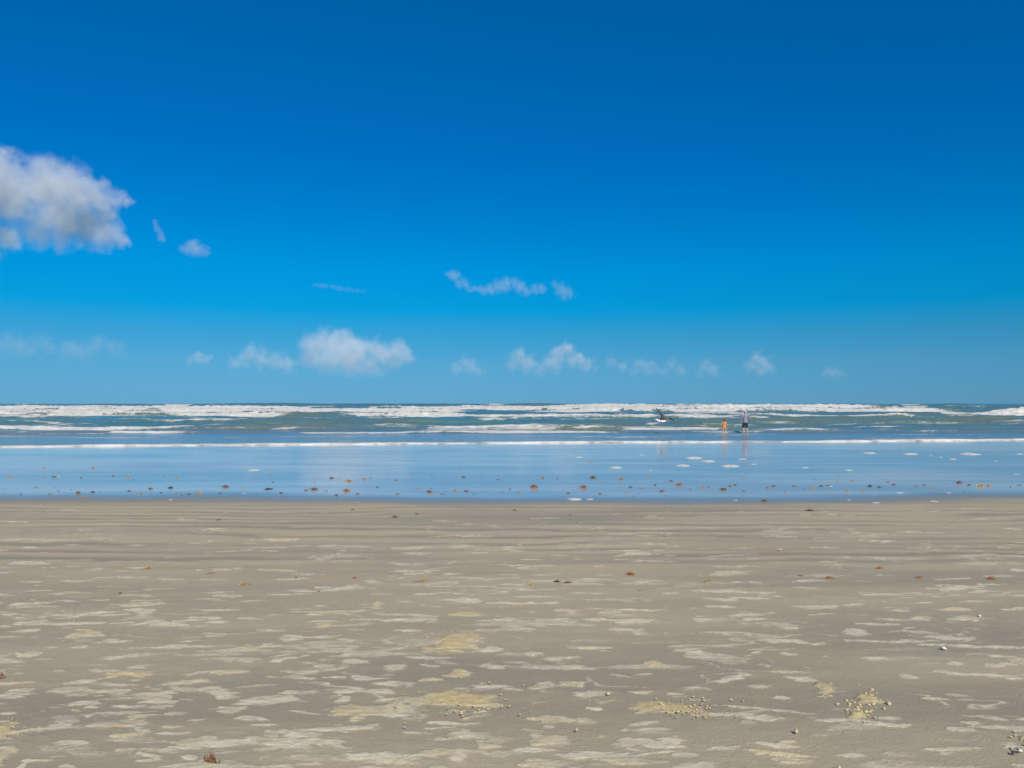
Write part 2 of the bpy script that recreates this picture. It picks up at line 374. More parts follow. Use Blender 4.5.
def build_sea():
    f_ = np.linspace(-1.0, 1.0, 820)
    side = np.array([1.06, 1.15, 1.3, 1.6, 2.2, 4, 8, 20, 40])
    t = np.concatenate([-side[::-1], f_, side])
    s = np.concatenate([np.arange(0, 3, .07), np.arange(3, 12, .2), np.arange(12, 40, .22), np.arange(40, 85, .34), np.arange(85, 220, .9),
                        np.arange(220, 420, 1.8), np.geomspace(420, 1000, 110), np.geomspace(1030, 16000, 50)])
    T, Sx = np.meshgrid(t, s)
    X = T * (44 + Sx); Y = wash_y(X) + Sx - .0
    # keep far rows straight
    k = smooth(20, 120, Sx); Y = Y * (1 - k) + (42.6 + Sx) * k
    Z, foam = sea_surface(X, Y)
    shallow = 1 - smooth(50, 72, Y)
    olive = smooth(-.25, .45, fbm(X / 16, Y / 14, 371, 3) + .30 * smooth(-2, 6, X) - .2) * (1 - smooth(100, 130, Y) * .6)
    me = grid_mesh('sea_water', X, Y, Z, {'foam': foam, 'shallow': shallow, 'olive': olive})
    s_ = NT('sea')
    P = s_.pos((1, 1.7, 1))
    c = s_.mix(s_.attr('olive'), (.080, .182, .180), (.150, .190, .105))
    c = s_.mix(s_.attr('shallow'), c, (.17, .20, .20))
    brk = s_.noise(P, 1.3, 6, .70)
    fm = s_.math('ADD', s_.attr('foam'), s_.math('MULTIPLY', s_.math('SUBTRACT', brk, .5), 1.5))
    fm = s_.ramp(fm, .36, .84)
    fcol = s_.mix(s_.ramp(s_.noise(P, 1.1, 4, .6), .35, .7), (.70, .675, .61), (.50, .485, .43))  # shading relief painted into the foam colour as darker mottling
    col = s_.mix(fm, c, fcol)
    b = s_.bsdf(col, s_.ramp(fm, 0, 1, .12, .85, False)); b.inputs['IOR'].default_value = 1.33
    h = s_.math('ADD', s_.math('MULTIPLY', s_.noise(P, 1.3, 4, .6), 1.0), s_.math('MULTIPLY', s_.math('MULTIPLY', fm, s_.noise(P, 4.0, 4, .7)), .9))
    s_.bump(b, h, s_.ramp(s_.attr('shallow'), 0, 1, .75, .25, False), .22)
    o = link_mesh('sea_water', me, s_.m); tag(o, 'choppy green-blue sea with rows of white breakers', 'sea', kind='structure')
build_sea()

# ------------------------------------------------------------------ clouds
def ray_point(px, py, dist):
    v = Vector(((px - 512) / F, 1.0, (HOR - py) / F)); v.normalize()
    return Vector((0, 0, CAM_Z)) + v * dist

def cloud(puffs, dist, dens, label, seed, soft=.55, warp=.45, flat=None, group='white clouds over the sea', fade=None, chain=False, albedo=.95):
    """puffs: (px, py, radius px); built at its own distance as a lump of mist with depth"""
    rnd = random.Random(seed)
    if fade: puffs = [(a_, b_, c_ * 1.18) for a_, b_, c_ in puffs]
    pts = []; jit = .35 if chain else .6
    if chain:      # a drawn-out strip: fill in between the puffs so they run together
        more = []
        for (ax, ay, ar), (bx, by_, br_) in zip(puffs, puffs[1:]):
            nst = max(1, int(math.hypot(bx - ax, by_ - ay) / (.55 * min(ar, br_))))
            for q in range(nst):
                f_ = q / nst; more.append((ax + (bx - ax) * f_ + rnd.gauss(0, .25) * ar, ay + (by_ - ay) * f_ + rnd.gauss(0, .3) * ar, (ar + (br_ - ar) * f_) * rnd.uniform(.75, 1.2)))
        puffs = more + [puffs[-1]]
    for px, py, rp in puffs:
        r = rp / F * dist
        pts.append((ray_point(px, py, dist + rnd.uniform(-.6, .6) * r), r))
    ctr = sum((p for p, _ in pts), Vector()) / len(pts)
    bm = bmesh.new(); rmin = min(r for _, r in pts)
    for p, r in pts:
        bmesh.ops.create_icosphere(bm, subdivisions=3, radius=r * 1.12 + rmin * .35, matrix=Matrix.Translation(p - ctr))
    tmp = bm_obj('cloud_hull', bm, [])
    mod = tmp.modifiers.new('r', 'REMESH'); mod.mode = 'VOXEL'; mod.voxel_size = rmin * .28
    dg = bpy.context.evaluated_depsgraph_get()
    me = bpy.data.meshes.new_from_object(tmp.evaluated_get(dg)); old = tmp.data
    bpy.data.objects.remove(tmp); bpy.data.meshes.remove(old)
    me.name = 'cloud'
    n = NT('cloud_mist')
    rm = sum(r for _, r in pts) / len(pts)
    tc = n.n('ShaderNodeTexCoord').outputs['Object']
    nz = n.n('ShaderNodeTexNoise'); nz.inputs['Scale'].default_value = 1.0 / (rm * .75); nz.inputs['Detail'].default_value = 6; nz.inputs['Roughness'].default_value = .6
    off = n.n('ShaderNodeVectorMath', operation='ADD'); n.l(tc, off.inputs[0]); off.inputs[1].default_value = (seed * 911.0, seed * 37.0, 0)
    n.l(off.outputs[0], nz.inputs['Vector'])
    sub = n.n('ShaderNodeVectorMath', operation='SUBTRACT'); n.l(nz.outputs['Color'], sub.inputs[0]); sub.inputs[1].default_value = (.5, .5, .5)
    sc = n.n('ShaderNodeVectorMath', operation='SCALE'); n.l(sub.outputs[0], sc.inputs[0]); sc.inputs['Scale'].default_value = rm * warp * 4
    ad = n.n('ShaderNodeVectorMath', operation='ADD'); n.l(tc, ad.inputs[0]); n.l(sc.outputs[0], ad.inputs[1])
    cur = None
    for p, r in pts:
        d = n.n('ShaderNodeVectorMath', operation='DISTANCE'); n.l(ad.outputs[0], d.inputs[0]); d.inputs[1].default_value = p - ctr
        q = n.math('DIVIDE', d.outputs['Value'], r)
        cur = q if cur is None else n.math('MINIMUM', cur, q)
    edge = n.math('ADD', cur, n.math('MULTIPLY', n.math('SUBTRACT', nz.outputs['Fac'], .5), 1.5))
    den = n.ramp(edge, 1.0, 1.0 - soft, 0.0, 1.0)
    if fade:      # sea haze put into the density: thinner towards the base
        sx = n.n('ShaderNodeSeparateXYZ'); n.l(tc, sx.inputs[0])
        zz = [((HOR - v) / F * dist + CAM_Z) - ctr.z for v in fade]
        den = n.math('MULTIPLY', den, n.ramp(sx.outputs['Z'], zz[0], zz[1]))
    den = n.math('MULTIPLY', den, dens / rm)
    v = n.n('ShaderNodeVolumePrincipled'); v.inputs['Color'].default_value = (albedo * .985, albedo * .99, albedo, 1); v.inputs['Anisotropy'].default_value = -.15
    n.l(den, v.inputs['Density']); n.l(v.outputs[0], n.out.inputs['Volume'])
    o = link_mesh('cloud', me, n.m); o.location = ctr
    tag(o, label, 'cloud', group)
    return o

cloud([(-30, 178, 36), (8, 190, 34), (-8, 160, 16), (2, 150, 9), (40, 186, 30), (68, 190, 26), (92, 195, 18), (110, 198, 12), (124, 199, 7), (133, 199, 4),
       (-45, 215, 34), (58, 214, 26), (82, 222, 24), (100, 231, 18), (118, 239, 9), (126, 242, 5), (62, 230, 20), (32, 230, 17), (5, 236, 14), (-25, 240, 20), (104, 212, 12)],
      3200, 1.35, 'big grey-white cloud high at the left edge of the sky', 3, .95, .30, albedo=.885)
cloud([(183, 250, 5), (190, 247, 8), (200, 248, 6), (208, 249, 3)], 3300, .2, 'tiny cloud puff just right of the big grey-white cloud', 5, .8, .5, chain=True, albedo=.85)
cloud([(157, 236, 3), (161, 239, 4), (153, 220, 2.5), (155, 229, 2)], 3300, .12, 'faint wisp between the big grey-white cloud and the tiny puff', 6, .8, .5, chain=True, albedo=.85)
cloud([(312, 284, 2.2), (322, 285, 3), (333, 287, 3), (345, 289, 3), (356, 290, 2.2), (364, 291, 1.8)], 4200, .06, 'thin straight streak of cloud left of mid-sky', 8, .8, .5, chain=True, albedo=.85)
cloud([(447, 273, 4), (455, 277, 7), (462, 283, 6), (470, 289, 4), (482, 289, 5), (495, 288, 8), (508, 284, 10), (516, 288, 8), (528, 291, 5), (540, 287, 7), (544, 291, 3)],
      4200, .17, 'ragged grey cloud strip floating in mid-sky', 9, .8, .5, chain=True, albedo=.85)
cloud([(557, 285, 6), (563, 290, 8), (571, 294, 5)], 4200, .17, 'small slanting cloud puff at the right end of the ragged strip', 10, .8, .5, chain=True, albedo=.85)
cloud([(310, 345, 13), (322, 340, 13), (334, 342, 14), (348, 346, 15), (362, 350, 14), (376, 352, 13), (396, 350, 12), (402, 356, 11), (388, 361, 12), (330, 358, 19), (352, 360, 20), (338, 350, 18), (358, 352, 16), (384, 356, 14), (310, 360, 12), (372, 366, 13)],
      9000, .75, 'brightest billowing cumulus low above the horizon', 13, .85, .36, fade=(392, 352))
cloud([(252, 350, 8), (245, 358, 9), (262, 360, 12), (278, 362, 11), (234, 362, 8), (290, 366, 9)], 9500, .5, 'dim cumulus adjoining the brightest billowing one on its left', 14, 1.0, .5, fade=(392, 348))
cloud([(198, 358, 7), (206, 360, 6), (190, 360, 5)], 9500, .4, 'small pale puff left of the low cumulus bank', 15, 1.0, .5, fade=(378, 354))
cloud([(518, 358, 10), (528, 364, 11), (512, 366, 8), (558, 354, 10), (566, 350, 9), (575, 360, 11), (552, 364, 12), (588, 366, 9), (540, 370, 9)], 10000, .7, 'twin-topped pale cumulus low in the middle of the sky', 16, 1.0, .5, fade=(390, 345))
cloud([(612, 362, 7), (622, 368, 7), (640, 364, 8), (650, 369, 9), (633, 372, 7), (672, 364, 7), (680, 371, 8), (664, 373, 7)], 10500, .3, 'faint row of small puffs right of the twin-topped cumulus', 17, 1.0, .5, fade=(390, 355))
cloud([(706, 367, 8), (714, 372, 8), (700, 373, 6)], 10500, .3, 'faint round puff between the row of puffs and the two swimmers\' cumulus'.replace("two swimmers' cumulus", 'lone right-hand cumulus'), 18, 1.0, .5, fade=(390, 360))
cloud([(757, 359, 8), (764, 363, 8), (750, 367, 8), (762, 371, 9), (770, 370, 6)], 10200, .5, 'lone pale cumulus above the man in the surf', 19, 1.0, .5, fade=(388, 355))
cloud([(832, 373, 7), (840, 375, 6), (826, 374, 5)], 10800, .3, 'faintest puff at far right above the horizon', 20, 1.0, .5, fade=(388, 366))
cloud([(464, 362, 7), (470, 367, 9), (456, 370, 8), (478, 372, 8)], 10500, .35, 'faint puff right of the brightest billowing cumulus', 22, 1.0, .5, fade=(390, 355))
cloud([(-30, 348, 12), (5, 345, 9), (30, 348, 10), (55, 346, 11), (80, 347, 10), (105, 348, 9), (122, 350, 7)], 9800, .16, 'long low grey bank of cloud at the left horizon', 23, .9, .5, chain=True, albedo=.9, fade=(380, 345))

# ------------------------------------------------------------------ seaweed, foam scraps, clods, shells
def simple_mat(name, c1, c2, scale=30, rough=.7, bump=0.0, **kw):
    n = NT(name); c = n.mix(n.ramp(n.noise(n.pos(), scale, 4, .6), .35, .65), c1, c2)
    b = n.bsdf(c, rough, **kw)
    if bump: n.bump(b, n.noise(n.pos(), scale * 2, 4, .6), bump, .01)
    return n.m

M_weed = [simple_mat('rust_seaweed', (.27, .10, .03), (.46, .21, .06), 40, .5), simple_mat('brown_seaweed', (.13, .06, .028), (.28, .135, .05), 40, .45),
          simple_mat('ochre_seaweed', (.42, .27, .10), (.56, .39, .17), 40, .6), simple_mat('dark_seaweed', (.025, .016, .010), (.07, .04, .02), 40, .4)]
M_scrap = simple_mat('sea_foam', (.50, .47, .41), (.66, .63, .56), 18, .8, .5)
M_clod = simple_mat('sand_crumb', (.66, .50, .24), (.82, .66, .36), 60, .85, .6)
M_shell = simple_mat('shell', (.58, .53, .44), (.72, .68, .60), 50, .4)
M_dshell = simple_mat('dark_shell', (.03, .028, .03), (.08, .07, .065), 50, .35)

def weed_mesh(seed, mat, leaves=90):
    """a tangle of stalks, narrow leaves and little floats, about 1 m wide before scaling"""
    r = random.Random(seed); bm = bmesh.new()
    def spot():
        a = r.uniform(0, 6.283); d = min(.36, abs(r.gauss(0, .20))); return Vector((d * math.cos(a) * 1.35, d * math.sin(a) * .9, max(.01, r.uniform(0, .24) * (1 - min(1, d / .55)))))
    lobes = [Vector((r.uniform(-.3, .3), r.uniform(-.15, .15), 0)) for _ in range(3)]
    for k in range(leaves):
        p = spot() + r.choice(lobes) * .5
        d = Vector((r.gauss(0, 1), r.gauss(0, .8), r.gauss(.15, .45))).normalized()
        L = r.uniform(.10, .24); wd = r.uniform(.018, .045)
        sidev = d.cross(Vector((r.gauss(0, .4), r.gauss(0, .4), 1))).normalized() * wd
        q = p + d * L; q.z = max(q.z, .008); mdp = p + d * L * .5 + Vector((0, 0, r.uniform(.0, .05))); mdp.z = max(mdp.z, .01)
        v = [bm.verts.new(c) for c in (p - sidev * .3, p + sidev * .3, mdp + sidev, q, mdp - sidev)]
        bm.faces.new((v[0], v[1], v[2], v[4])); bm.faces.new((v[4], v[2], v[3]))
    for k in range(9):         # stalks
        p = spot() + r.choice(lobes) * .6; a = r.uniform(0, 6.28); prev = None
        for s in range(6):
            ring = [bm.verts.new(p + Vector((0, .012 * math.cos(c), .012 * math.sin(c) + .012)) ) for c in (0, 2.09, 4.19)]
            if prev:
                for i in range(3): bm.faces.new((prev[i], prev[(i + 1) % 3], ring[(i + 1) % 3], ring[i]))
            prev = ring; a += r.gauss(0, .5); p = p + Vector((math.cos(a), math.sin(a) * .7, r.gauss(0, .25))) * .08; p.z = max(p.z, 0.005)
    for k in range(22):        # floats
        p = spot() + r.choice(lobes) * .5
        bmesh.ops.create_icosphere(bm, subdivisions=1, radius=r.uniform(.014, .026), matrix=Matrix.Translation(p + Vector((0, 0, .02))))
    # matted core so the clump has body
    core = bmesh.ops.create_icosphere(bm, subdivisions=3, radius=1.0)['verts']
    for v in core:
        nn = mnoise.noise(v.co * 2.3 + Vector((seed, 0, 0)))
        n2 = mnoise.noise(v.co * 7 + Vector((seed, 4, 0)))
        v.co = Vector((v.co.x * (.30 + .16 * nn), v.co.y * (.17 + .10 * nn), max(v.co.z, -.1) * (.10 + .06 * n2)))
    me = bpy.data.meshes.new('seaweed'); bm.to_mesh(me); bm.free(); me.materials.append(mat)
    return me
WEED = [[weed_mesh(100 + 10 * m + k, M_weed[m]) for k in range(3)] for m in range(4)]

def ground_z(x, y): return float(beach_z(y))
def put_weed(px, py, wpx, mat, label, group=None, hs_=1.0, k=None):
    x, y, z = at(px, py); size = wpx * .82 / F * y
    me = random.choice(WEED[mat]) if k is None else WEED[mat][k]
    o = bpy.data.objects.new('seaweed_clump', me); COL.objects.link(o)
    o.location = (x, y, z + .002); o.scale = (size, size * .9, size * hs_); o.rotation_euler = (0, 0, random.uniform(-.6, .6) + (math.pi if random.random() < .5 else 0))
    tag(o, label, 'seaweed', group)

G1 = 'small seaweed clumps scattered over the mirror-wet sand'
L1 = 'small brown seaweed scrap lying on the blue mirror-wet sand'
SMALL_WET = """12,477,6 26,478,3 22,494,4 45,468,4 45,477.5,4 55,477,5 51,494,3 54,495.5,4 60,491,4 86,497,7 82,477.5,4 94,468,5 114,476,4 129,477.5,7
130,491,5 138,492,4 142,493,5 162,492.5,4 177.5,493,7 165,476,4 178,478,4 190,494,4 273.5,482,4 282,493,5 286,497,3 270,474,4 306,490.5,5 326,490.5,5 332,478,7
337,495,5 358,494,5 365,479,7 348.5,481,8 369,493,3 397,480,4 398,494,6 408,479.5,3 433,493,6 464,477,6 460.5,469,3 455,490.5,8 466,491,5 498,479.5,3 488,490,3
502,480,3 589.5,462,4 542,478,7 557,479,3 602.5,481,4 619.5,487.5,3 630,487,5 641,488,5 626,492.5,5 648,476,5 661,491,6 671,481,6 702,487,7 708,487,4
729.5,486,5 734.5,485,5 743,479,4 743,491,4 766.5,487.5,5 773,486,6 793,486,6 812,488,8 828,485.5,6 838,482,6 845.5,491,6 852,480.5,6 878,487,5
887,482,6 893,484.5,7 875.5,477.5,4 988,486,7 1009,487,4 915,486,4 923,485,4 930,488,4 968,485,5 805,489,5 820,486,5 37,487,3 243,488,4 221,493,4 300,493,3 378,487,4
418,488,3 442,494,4 474,494,3 510,489,4 519,493,5 568,493,4 600,494,4 655,485,4 690,489,4 757,484,3 785,492,4 862,491,4 940,490,3 1000,493,4 1018,485,4"""
for s in SMALL_WET.split():
    px, py, wp = [float(v) for v in s.split(',')]
    put_weed(px, py, wp * random.uniform(.85, 1.35), random.choice([0, 1, 1, 2, 2]), L1, G1, .8)
for k in range(130):
    cl = random.choice([40, 75, 140, 200, 320, 350, 430, 465, 590, 640, 730, 800, 840, 880, 975, random.uniform(0, 1024)])
    put_weed(random.gauss(cl, 22), random.choice([478, 491]) + random.gauss(0, 3.5), random.uniform(1.6, 3.2), random.choice([1, 2, 2]), L1, G1, .6)
for a in [(226, 487, 9, 1, 'largest dark red-brown clump on the wet sand in the left part'), (152, 489, 6.5, 1, 'dark purplish clump left of the two close brown ones on wet sand'),
          (172, 488, 7, 3, 'blackish clump just above a tan scrap on the left wet sand'), (94, 492, 5, 3, 'compact near-black clump beside an orange one at far left of the wet sand'),
          (79.5, 493, 8, 0, 'orange-brown clump at far left of the wet sand, beside a near-black one'), (200, 492.5, 8, 2, 'tan clump near the edge of the wet sand at left'),
          (268.5, 489, 12, 3, 'long thin blackish strip of weed on the wet sand'), (315, 489.5, 10, 1, 'wide dark brown clump with scraps at both its ends on the wet sand'),
          (347, 491, 10, 0, 'orange-brown clump right of the wide dark brown one on wet sand'), (429, 492, 8, 1, 'dark brown pair-like clump at the wet edge near mid-picture'),
          (534, 487, 12, 0, 'largest rust clump in the middle of the wet sand'), (583, 487.5, 11, 0, 'rust clump right of the largest middle one, tilted up at its right'),
          (592.5, 477.5, 8, 1, 'brown clump farther out, above the tilted rust clump'), (621, 479, 11, 2, 'flat wide ochre clump below the oval foam scrap'),
          (679, 485, 10, 0, 'bright rust clump left of the people\'s reflections'.replace("people's ", 'swimmer ')), (723, 489.5, 9, 1, 'dark rust clump straight below the child\'s reflection'),
          (869, 486, 6, 3, 'black clump in the scattered weed on the right wet sand'), (958.5, 483, 9, 1, 'brown clump with pale fringe on the wet sand at right'),
          (979, 486, 11, 2, 'broad tan clump rightmost of the bigger ones on the wet sand'), (763, 501, 8, 1, 'brown clump on the rim between wet and dry sand at right')]:
    put_weed(a[0], a[1], a[2] * 1.1, a[3], a[4], None, .4 if 'strip' in a[4] or 'flat' in a[4] else 1.0)
# on the dry sand
G2 = 'small seaweed scraps on the drying sand'
L2 = 'tiny brown seaweed scrap on the drying grey sand'
for s in """19,520,5 220,520,6 353,509.5,5 417,514,5 514.5,510,5 66,591,5 51,568,6 297,577,5 267,580,4 320,591,5 639,590,4 799,575.5,7 917,577,8 809,511,10 529,584.5,9 45,512,4 570,515,4 936,589,3""".split():
    px, py, wp = [float(v) for v in s.split(',')]
    put_weed(px, py, wp * 1.1, random.choice([0, 1, 2]), L2, G2)
for a in [(395, 517, 8, 1, 'brown clump nearest the wet rim left of centre on dry sand'), (149, 567.5, 10, 2, 'ochre clump leftmost of the row across the middle of the sand'),
          (213, 572, 11, 2, 'flat ochre clump between the leftmost ochre one and a long strip'), (246, 584, 18, 2, 'long ochre-brown strip of weed on a pale foam streak at left'),
          (122.5, 592.5, 5, 3, 'small dark tuft at the tip of a pale streak at left'), (327, 576, 8, 2, 'ochre clump left of a reddish one at centre-left of the sand'),
          (355, 577.5, 7, 0, 'reddish clump right of the ochre one at centre-left of the sand'), (423, 581, 18, 2, 'long low brown strip left of the black-ended weed'),
          (630, 574, 12, 0, 'bright orange-brown clump in the middle of the sand beside a pale stain'), (707, 580.5, 14, 2, 'ochre strip of weed right of the orange-brown clump'),
          (827, 578, 11, 0, 'orange clump pointing down to the right below the crumbly foam'), (877, 568, 10, 0, 'rust clump below a short white streak at right'),
          (988, 578, 11, 0, 'red-brown clump near the right edge of the sand'),
          (214, 759, 19, 1, 'nearest orange-brown seaweed tuft standing up in the foreground'), (1, 676, 19, 1, 'orange seaweed tuft cut by the left edge of the photo'),
          (119, 725, 17, 2, 'thin ochre strand on a long foam streak in the left foreground')]:
    put_weed(a[0], a[1], a[2] * 1.1, a[3], a[4], None, .5 if 'strip' in a[4] or 'strand' in a[4] else (1.9 if 'tuft' in a[4] and a[2] > 10 else 1.0))
put_weed(557, 581, 9, 3, 'black end of a weed strand in the middle of the sand', None, .9)
put_weed(567, 582, 12, 1, 'brown strand trailing right from the black weed in mid-sand', None, .5)

def scrap_mesh(seed):
    bm = bmesh.new(); n = 30; rings = 7; ctr = bm.verts.new((0, 0, .05)); prev = None
    for k in range(1, rings + 1):
        ring = []
        for i in range(n):
            a = i / n * 6.2832; rr = k / rings
            w_ = .5 + .22 * mnoise.noise(Vector((math.cos(a) * 1.6, math.sin(a) * 1.6, seed))) + .10 * mnoise.noise(Vector((math.cos(a) * 5, math.sin(a) * 5, seed + 5)))
            p = Vector((math.cos(a) * w_ * rr, math.sin(a) * w_ * rr * .62, 0))
            p.z = max(0, .055 * (1 - rr ** 3) * (1 + .8 * mnoise.noise(p * 9 + Vector((seed, 0, 0))))) - (.01 if k == rings else 0)
            ring.append(bm.verts.new(p))
        if prev is None:
            for i in range(n): bm.faces.new((ctr, ring[i], ring[(i + 1) % n]))
        else:
            for i in range(n): bm.faces.new((prev[i], ring[i], ring[(i + 1) % n], prev[(i + 1) % n]))
        prev = ring
    me = bpy.data.meshes.new('foam_scrap'); bm.to_mesh(me); bm.free(); me.materials.append(M_scrap)
    me.polygons.foreach_set('use_smooth', [True] * len(me.polygons)); return me
SCRAP = [scrap_mesh(k * 3.1) for k in range(5)]
def put_scrap(px, py, wpx, label, group=None, dep=1.0):
    x, y, z = at(px, py); size = wpx * .85 / F * y
    o = bpy.data.objects.new('foam_scrap', random.choice(SCRAP)); COL.objects.link(o)
    o.location = (x, y, z + .001); o.scale = (size, size * dep, min(size, .9)); o.rotation_euler = (0, 0, random.uniform(-.25, .25))
    tag(o, label, 'sea foam', group)
for a in [(694.5, 458, 17, 'long foam scrap left of the child\'s reflection, farthest of its cluster'), (708, 461, 15, 'foam scrap just below right of the long one by the child\'s reflection'),
          (683, 465.5, 15, 'thin foam scrap leftmost of the cluster by the reflections'), (731, 466, 18, 'foam scrap between the two people\'s reflections'),
          (742, 459, 8, 'small foam scrap crossing the man\'s reflection'), (753, 464, 7, 'small foam scrap right of the man\'s reflection'),
          (616, 467.5, 14, 'oval cream foam scrap alone in the middle of the wet sand'), (255, 470, 12, 'cream foam scrap on the wet sand in the left part'),
          (579, 457, 8, 'tan foam scrap far out in the middle of the wet sand'), (910.5, 454, 14, 'white foam scrap just below the swash line at right'),
          (969, 454, 19, 'longest white foam scrap below the swash line at far right')]:
    put_scrap(a[0], a[1], a[2] * 1.1, a[3], None, 1.9)
for s in "642,455,6 869,453,14 805,467.5,8 848,470,8 952,459,8 995,461,5 940,457,5 1015,474,6 899,492.5,8 947,492.5,5 1019,454,8 650,470,4 630,457,3 930,455,4 830,486,5 60,476,4 172,499.5,5 358,502,4 575,499,18 590,499,9 875,502.5,8 933,501,9 848,499.5,5 735,500,5 245,493,4".split():
    px, py, wp = [float(v) for v in s.split(',')]
    put_scrap(px, py, wp, 'small white foam fleck on the wet sand', 'small foam flecks on the wet sand', 1.6)

def clod_mesh(seed):
    bm = bmesh.new(); bmesh.ops.create_icosphere(bm, subdivisions=2, radius=.5)
    for v in bm.verts:
        v.co *= 1 + .55 * mnoise.noise(v.co * 2.6 + Vector((seed, 0, 0))) + .25 * mnoise.noise(v.co * 6 + Vector((seed, 9, 0)))
    me = bpy.data.meshes.new('sand_clod'); bm.to_mesh(me); bm.free(); me.materials.append(M_clod); me.polygons.foreach_set('use_smooth', [True] * len(me.polygons)); return me
CLOD = [clod_mesh(k * 2.7) for k in range(6)]
for cx, cy, sx, sy, n, lo, hi, lab, grp in [
        (692, 705, 20, 6, 70, 1.6, 3.6, 'yellowish sand crumb in the crumbly right end of the big yellow stain', 'crumbs of the big yellow stain'),
        (866, 697, 8, 5, 40, 2.0, 4.6, 'pale sand crumb in the upper heap of crumbs at right', 'crumbs of the upper right heap'),
        (855, 710, 8, 4, 40, 1.8, 4.4, 'pale sand crumb in the lower heap of crumbs at right', 'crumbs of the lower right heap'),
        (824, 687, 6, 4, 26, 1.6, 3.6, 'pale sand crumb in the small heap left of the two heaps at right', 'crumbs of the small right heap'),
        (462, 700, 42, 14, 70, 1.2, 2.6, 'tiny sand crumb in the grainy yellow stain left of centre', 'crumbs of the grainy yellow stain'),
        (456, 640, 18, 7, 26, 1.2, 2.4, 'tiny orange crumb on the round yellow stain left of centre', 'crumbs of the round yellow stain'),
        (15, 726, 13, 7, 34, 1.2, 2.8, 'sand crumb in the pebbly patch at the left edge', 'crumbs at the left edge'),
        (1016, 735, 7, 4, 14, 2.0, 4.0, 'pale sand crumb in the heap at the right edge', 'crumbs at the right edge')]:
    for k in range(n):
        px, py = random.gauss(cx, sx), random.gauss(cy, sy); x, y, z = at(px, py); sz = random.uniform(lo, hi) * random.uniform(.4, 1.0) / F * y
        o = bpy.data.objects.new('sand_clod', random.choice(CLOD)); COL.objects.link(o)
        o.location = (x, y, z + .009 + sz * .12); o.scale = (sz * random.uniform(.9, 1.5), sz, sz * random.uniform(.35, .7)); o.rotation_euler = (0, 0, random.uniform(0, 6.28)); tag(o, lab, 'sand crumb', grp)
for px, py, sz_, lab in [(885, 703, 4.5, 'single round sand pellet right of the two crumb heaps'), (607, 693, 3.5, 'single sand pellet on a faint stain left of the big yellow stain'), (835, 766, 4, 'single pale pellet at the bottom edge right of centre'),
                         (793, 730, 4, 'single pale pellet below the long foam stain at right'), (576, 728, 2.5, 'single tiny pellet left of centre stain'.replace('left of centre stain', 'above the pale stains near bottom centre'))]:
    x, y, z = at(px, py); o = bpy.data.objects.new('sand_clod', CLOD[1]); COL.objects.link(o); s_ = sz_ / F * y
    o.location = (x, y, z + .008 + s_ * .25); o.scale = (s_,) * 3; tag(o, lab, 'sand crumb')

def shell_mesh(mat):
    bm = bmesh.new(); nu, nv = 22, 8; rows = []
    for j in range(nv + 1):
        r = j / nv; row = []
        for i in range(nu + 1):
            a = -1.25 + 2.5 * i / nu; rib = 1 + .04 * math.cos(i * math.pi)
            row.append(bm.verts.new((math.sin(a) * r * .55 * rib, (math.cos(a) * r - .45) * .55 * rib, .26 * math.sin(min(1, r * 1.05) * math.pi) ** .8 * math.cos(a * .8) + .02)))
        rows.append(row)
    for j in range(nv):
        for i in range(nu):
            bm.faces.new((rows[j][i], rows[j + 1][i], rows[j + 1][i + 1], rows[j][i + 1]))
    bmesh.ops.remove_doubles(bm, verts=bm.verts, dist=1e-4)
    geo = bmesh.ops.solidify(bm, geom=bm.faces[:], thickness=.03)
    bmesh.ops.recalc_face_normals(bm, faces=bm.faces[:])
    me = bpy.data.meshes.new('seashell'); bm.to_mesh(me); bm.free(); me.materials.append(mat); me.polygons.foreach_set('use_smooth', [True] * len(me.polygons)); return me
SH = [shell_mesh(M_shell), shell_mesh(M_dshell)]
for px, py, sp, k, lab in [(940, 648.5, 6, 0, 'bright white seashell lying alone on the sand at right'), (1009, 752, 6, 1, 'dark shell with pale rim in the lower right corner'),
                           (1023, 744, 6, 1, 'dark shell cut by the right edge of the photo'), (1015, 750, 6, 0, 'pale shell beside the dark one in the lower right corner'), (976, 616, 4, 0, 'small white shell farther up the sand at right'), (779, 550, 4, 0, 'tiny white shell on the ridged sand right of centre')]:
    x, y, z = at(px, py); s_ = sp / F * y
    o = bpy.data.objects.new('seashell', SH[k]); COL.objects.link(o); o.location = (x, y, z + .012); o.scale = (s_, s_, s_ * 1.3); o.rotation_euler = (R(14), R(-8), random.uniform(0, 6)); tag(o, lab, 'seashell')

# ------------------------------------------------------------------ people
M_skin = simple_mat('skin', (.50, .30, .21), (.56, .34, .245), 6, .55)
M_tan = simple_mat('tanned_skin', (.52, .27, .15), (.58, .31, .18), 6, .55)
M_shirt = NT('plaid_shirt')
_p = M_shirt.n('ShaderNodeTexCoord').outputs['Object']; _sx = M_shirt.n('ShaderNodeSeparateXYZ'); M_shirt.l(_p, _sx.inputs[0])
_a = M_shirt.math('GREATER_THAN', M_shirt.math('FRACT', M_shirt.math('MULTIPLY', _sx.outputs['X'], 11.0)), .55)
_b = M_shirt.math('GREATER_THAN', M_shirt.math('FRACT', M_shirt.math('MULTIPLY', _sx.outputs['Z'], 11.0)), .55)
_c = M_shirt.mix(_a, (.22, .22, .31), (.36, .31, .36)); _c = M_shirt.mix(M_shirt.math('MULTIPLY', _b, .6), _c, (.13, .14, .24))
M_shirt.bsdf(_c, .85); M_shirt = M_shirt.m
M_short = simple_mat('navy_cloth', (.010, .016, .045), (.018, .026, .065), 12, .85)
M_cap = simple_mat('pale_cap', (.62, .56, .50), (.70, .64, .58), 12, .85)
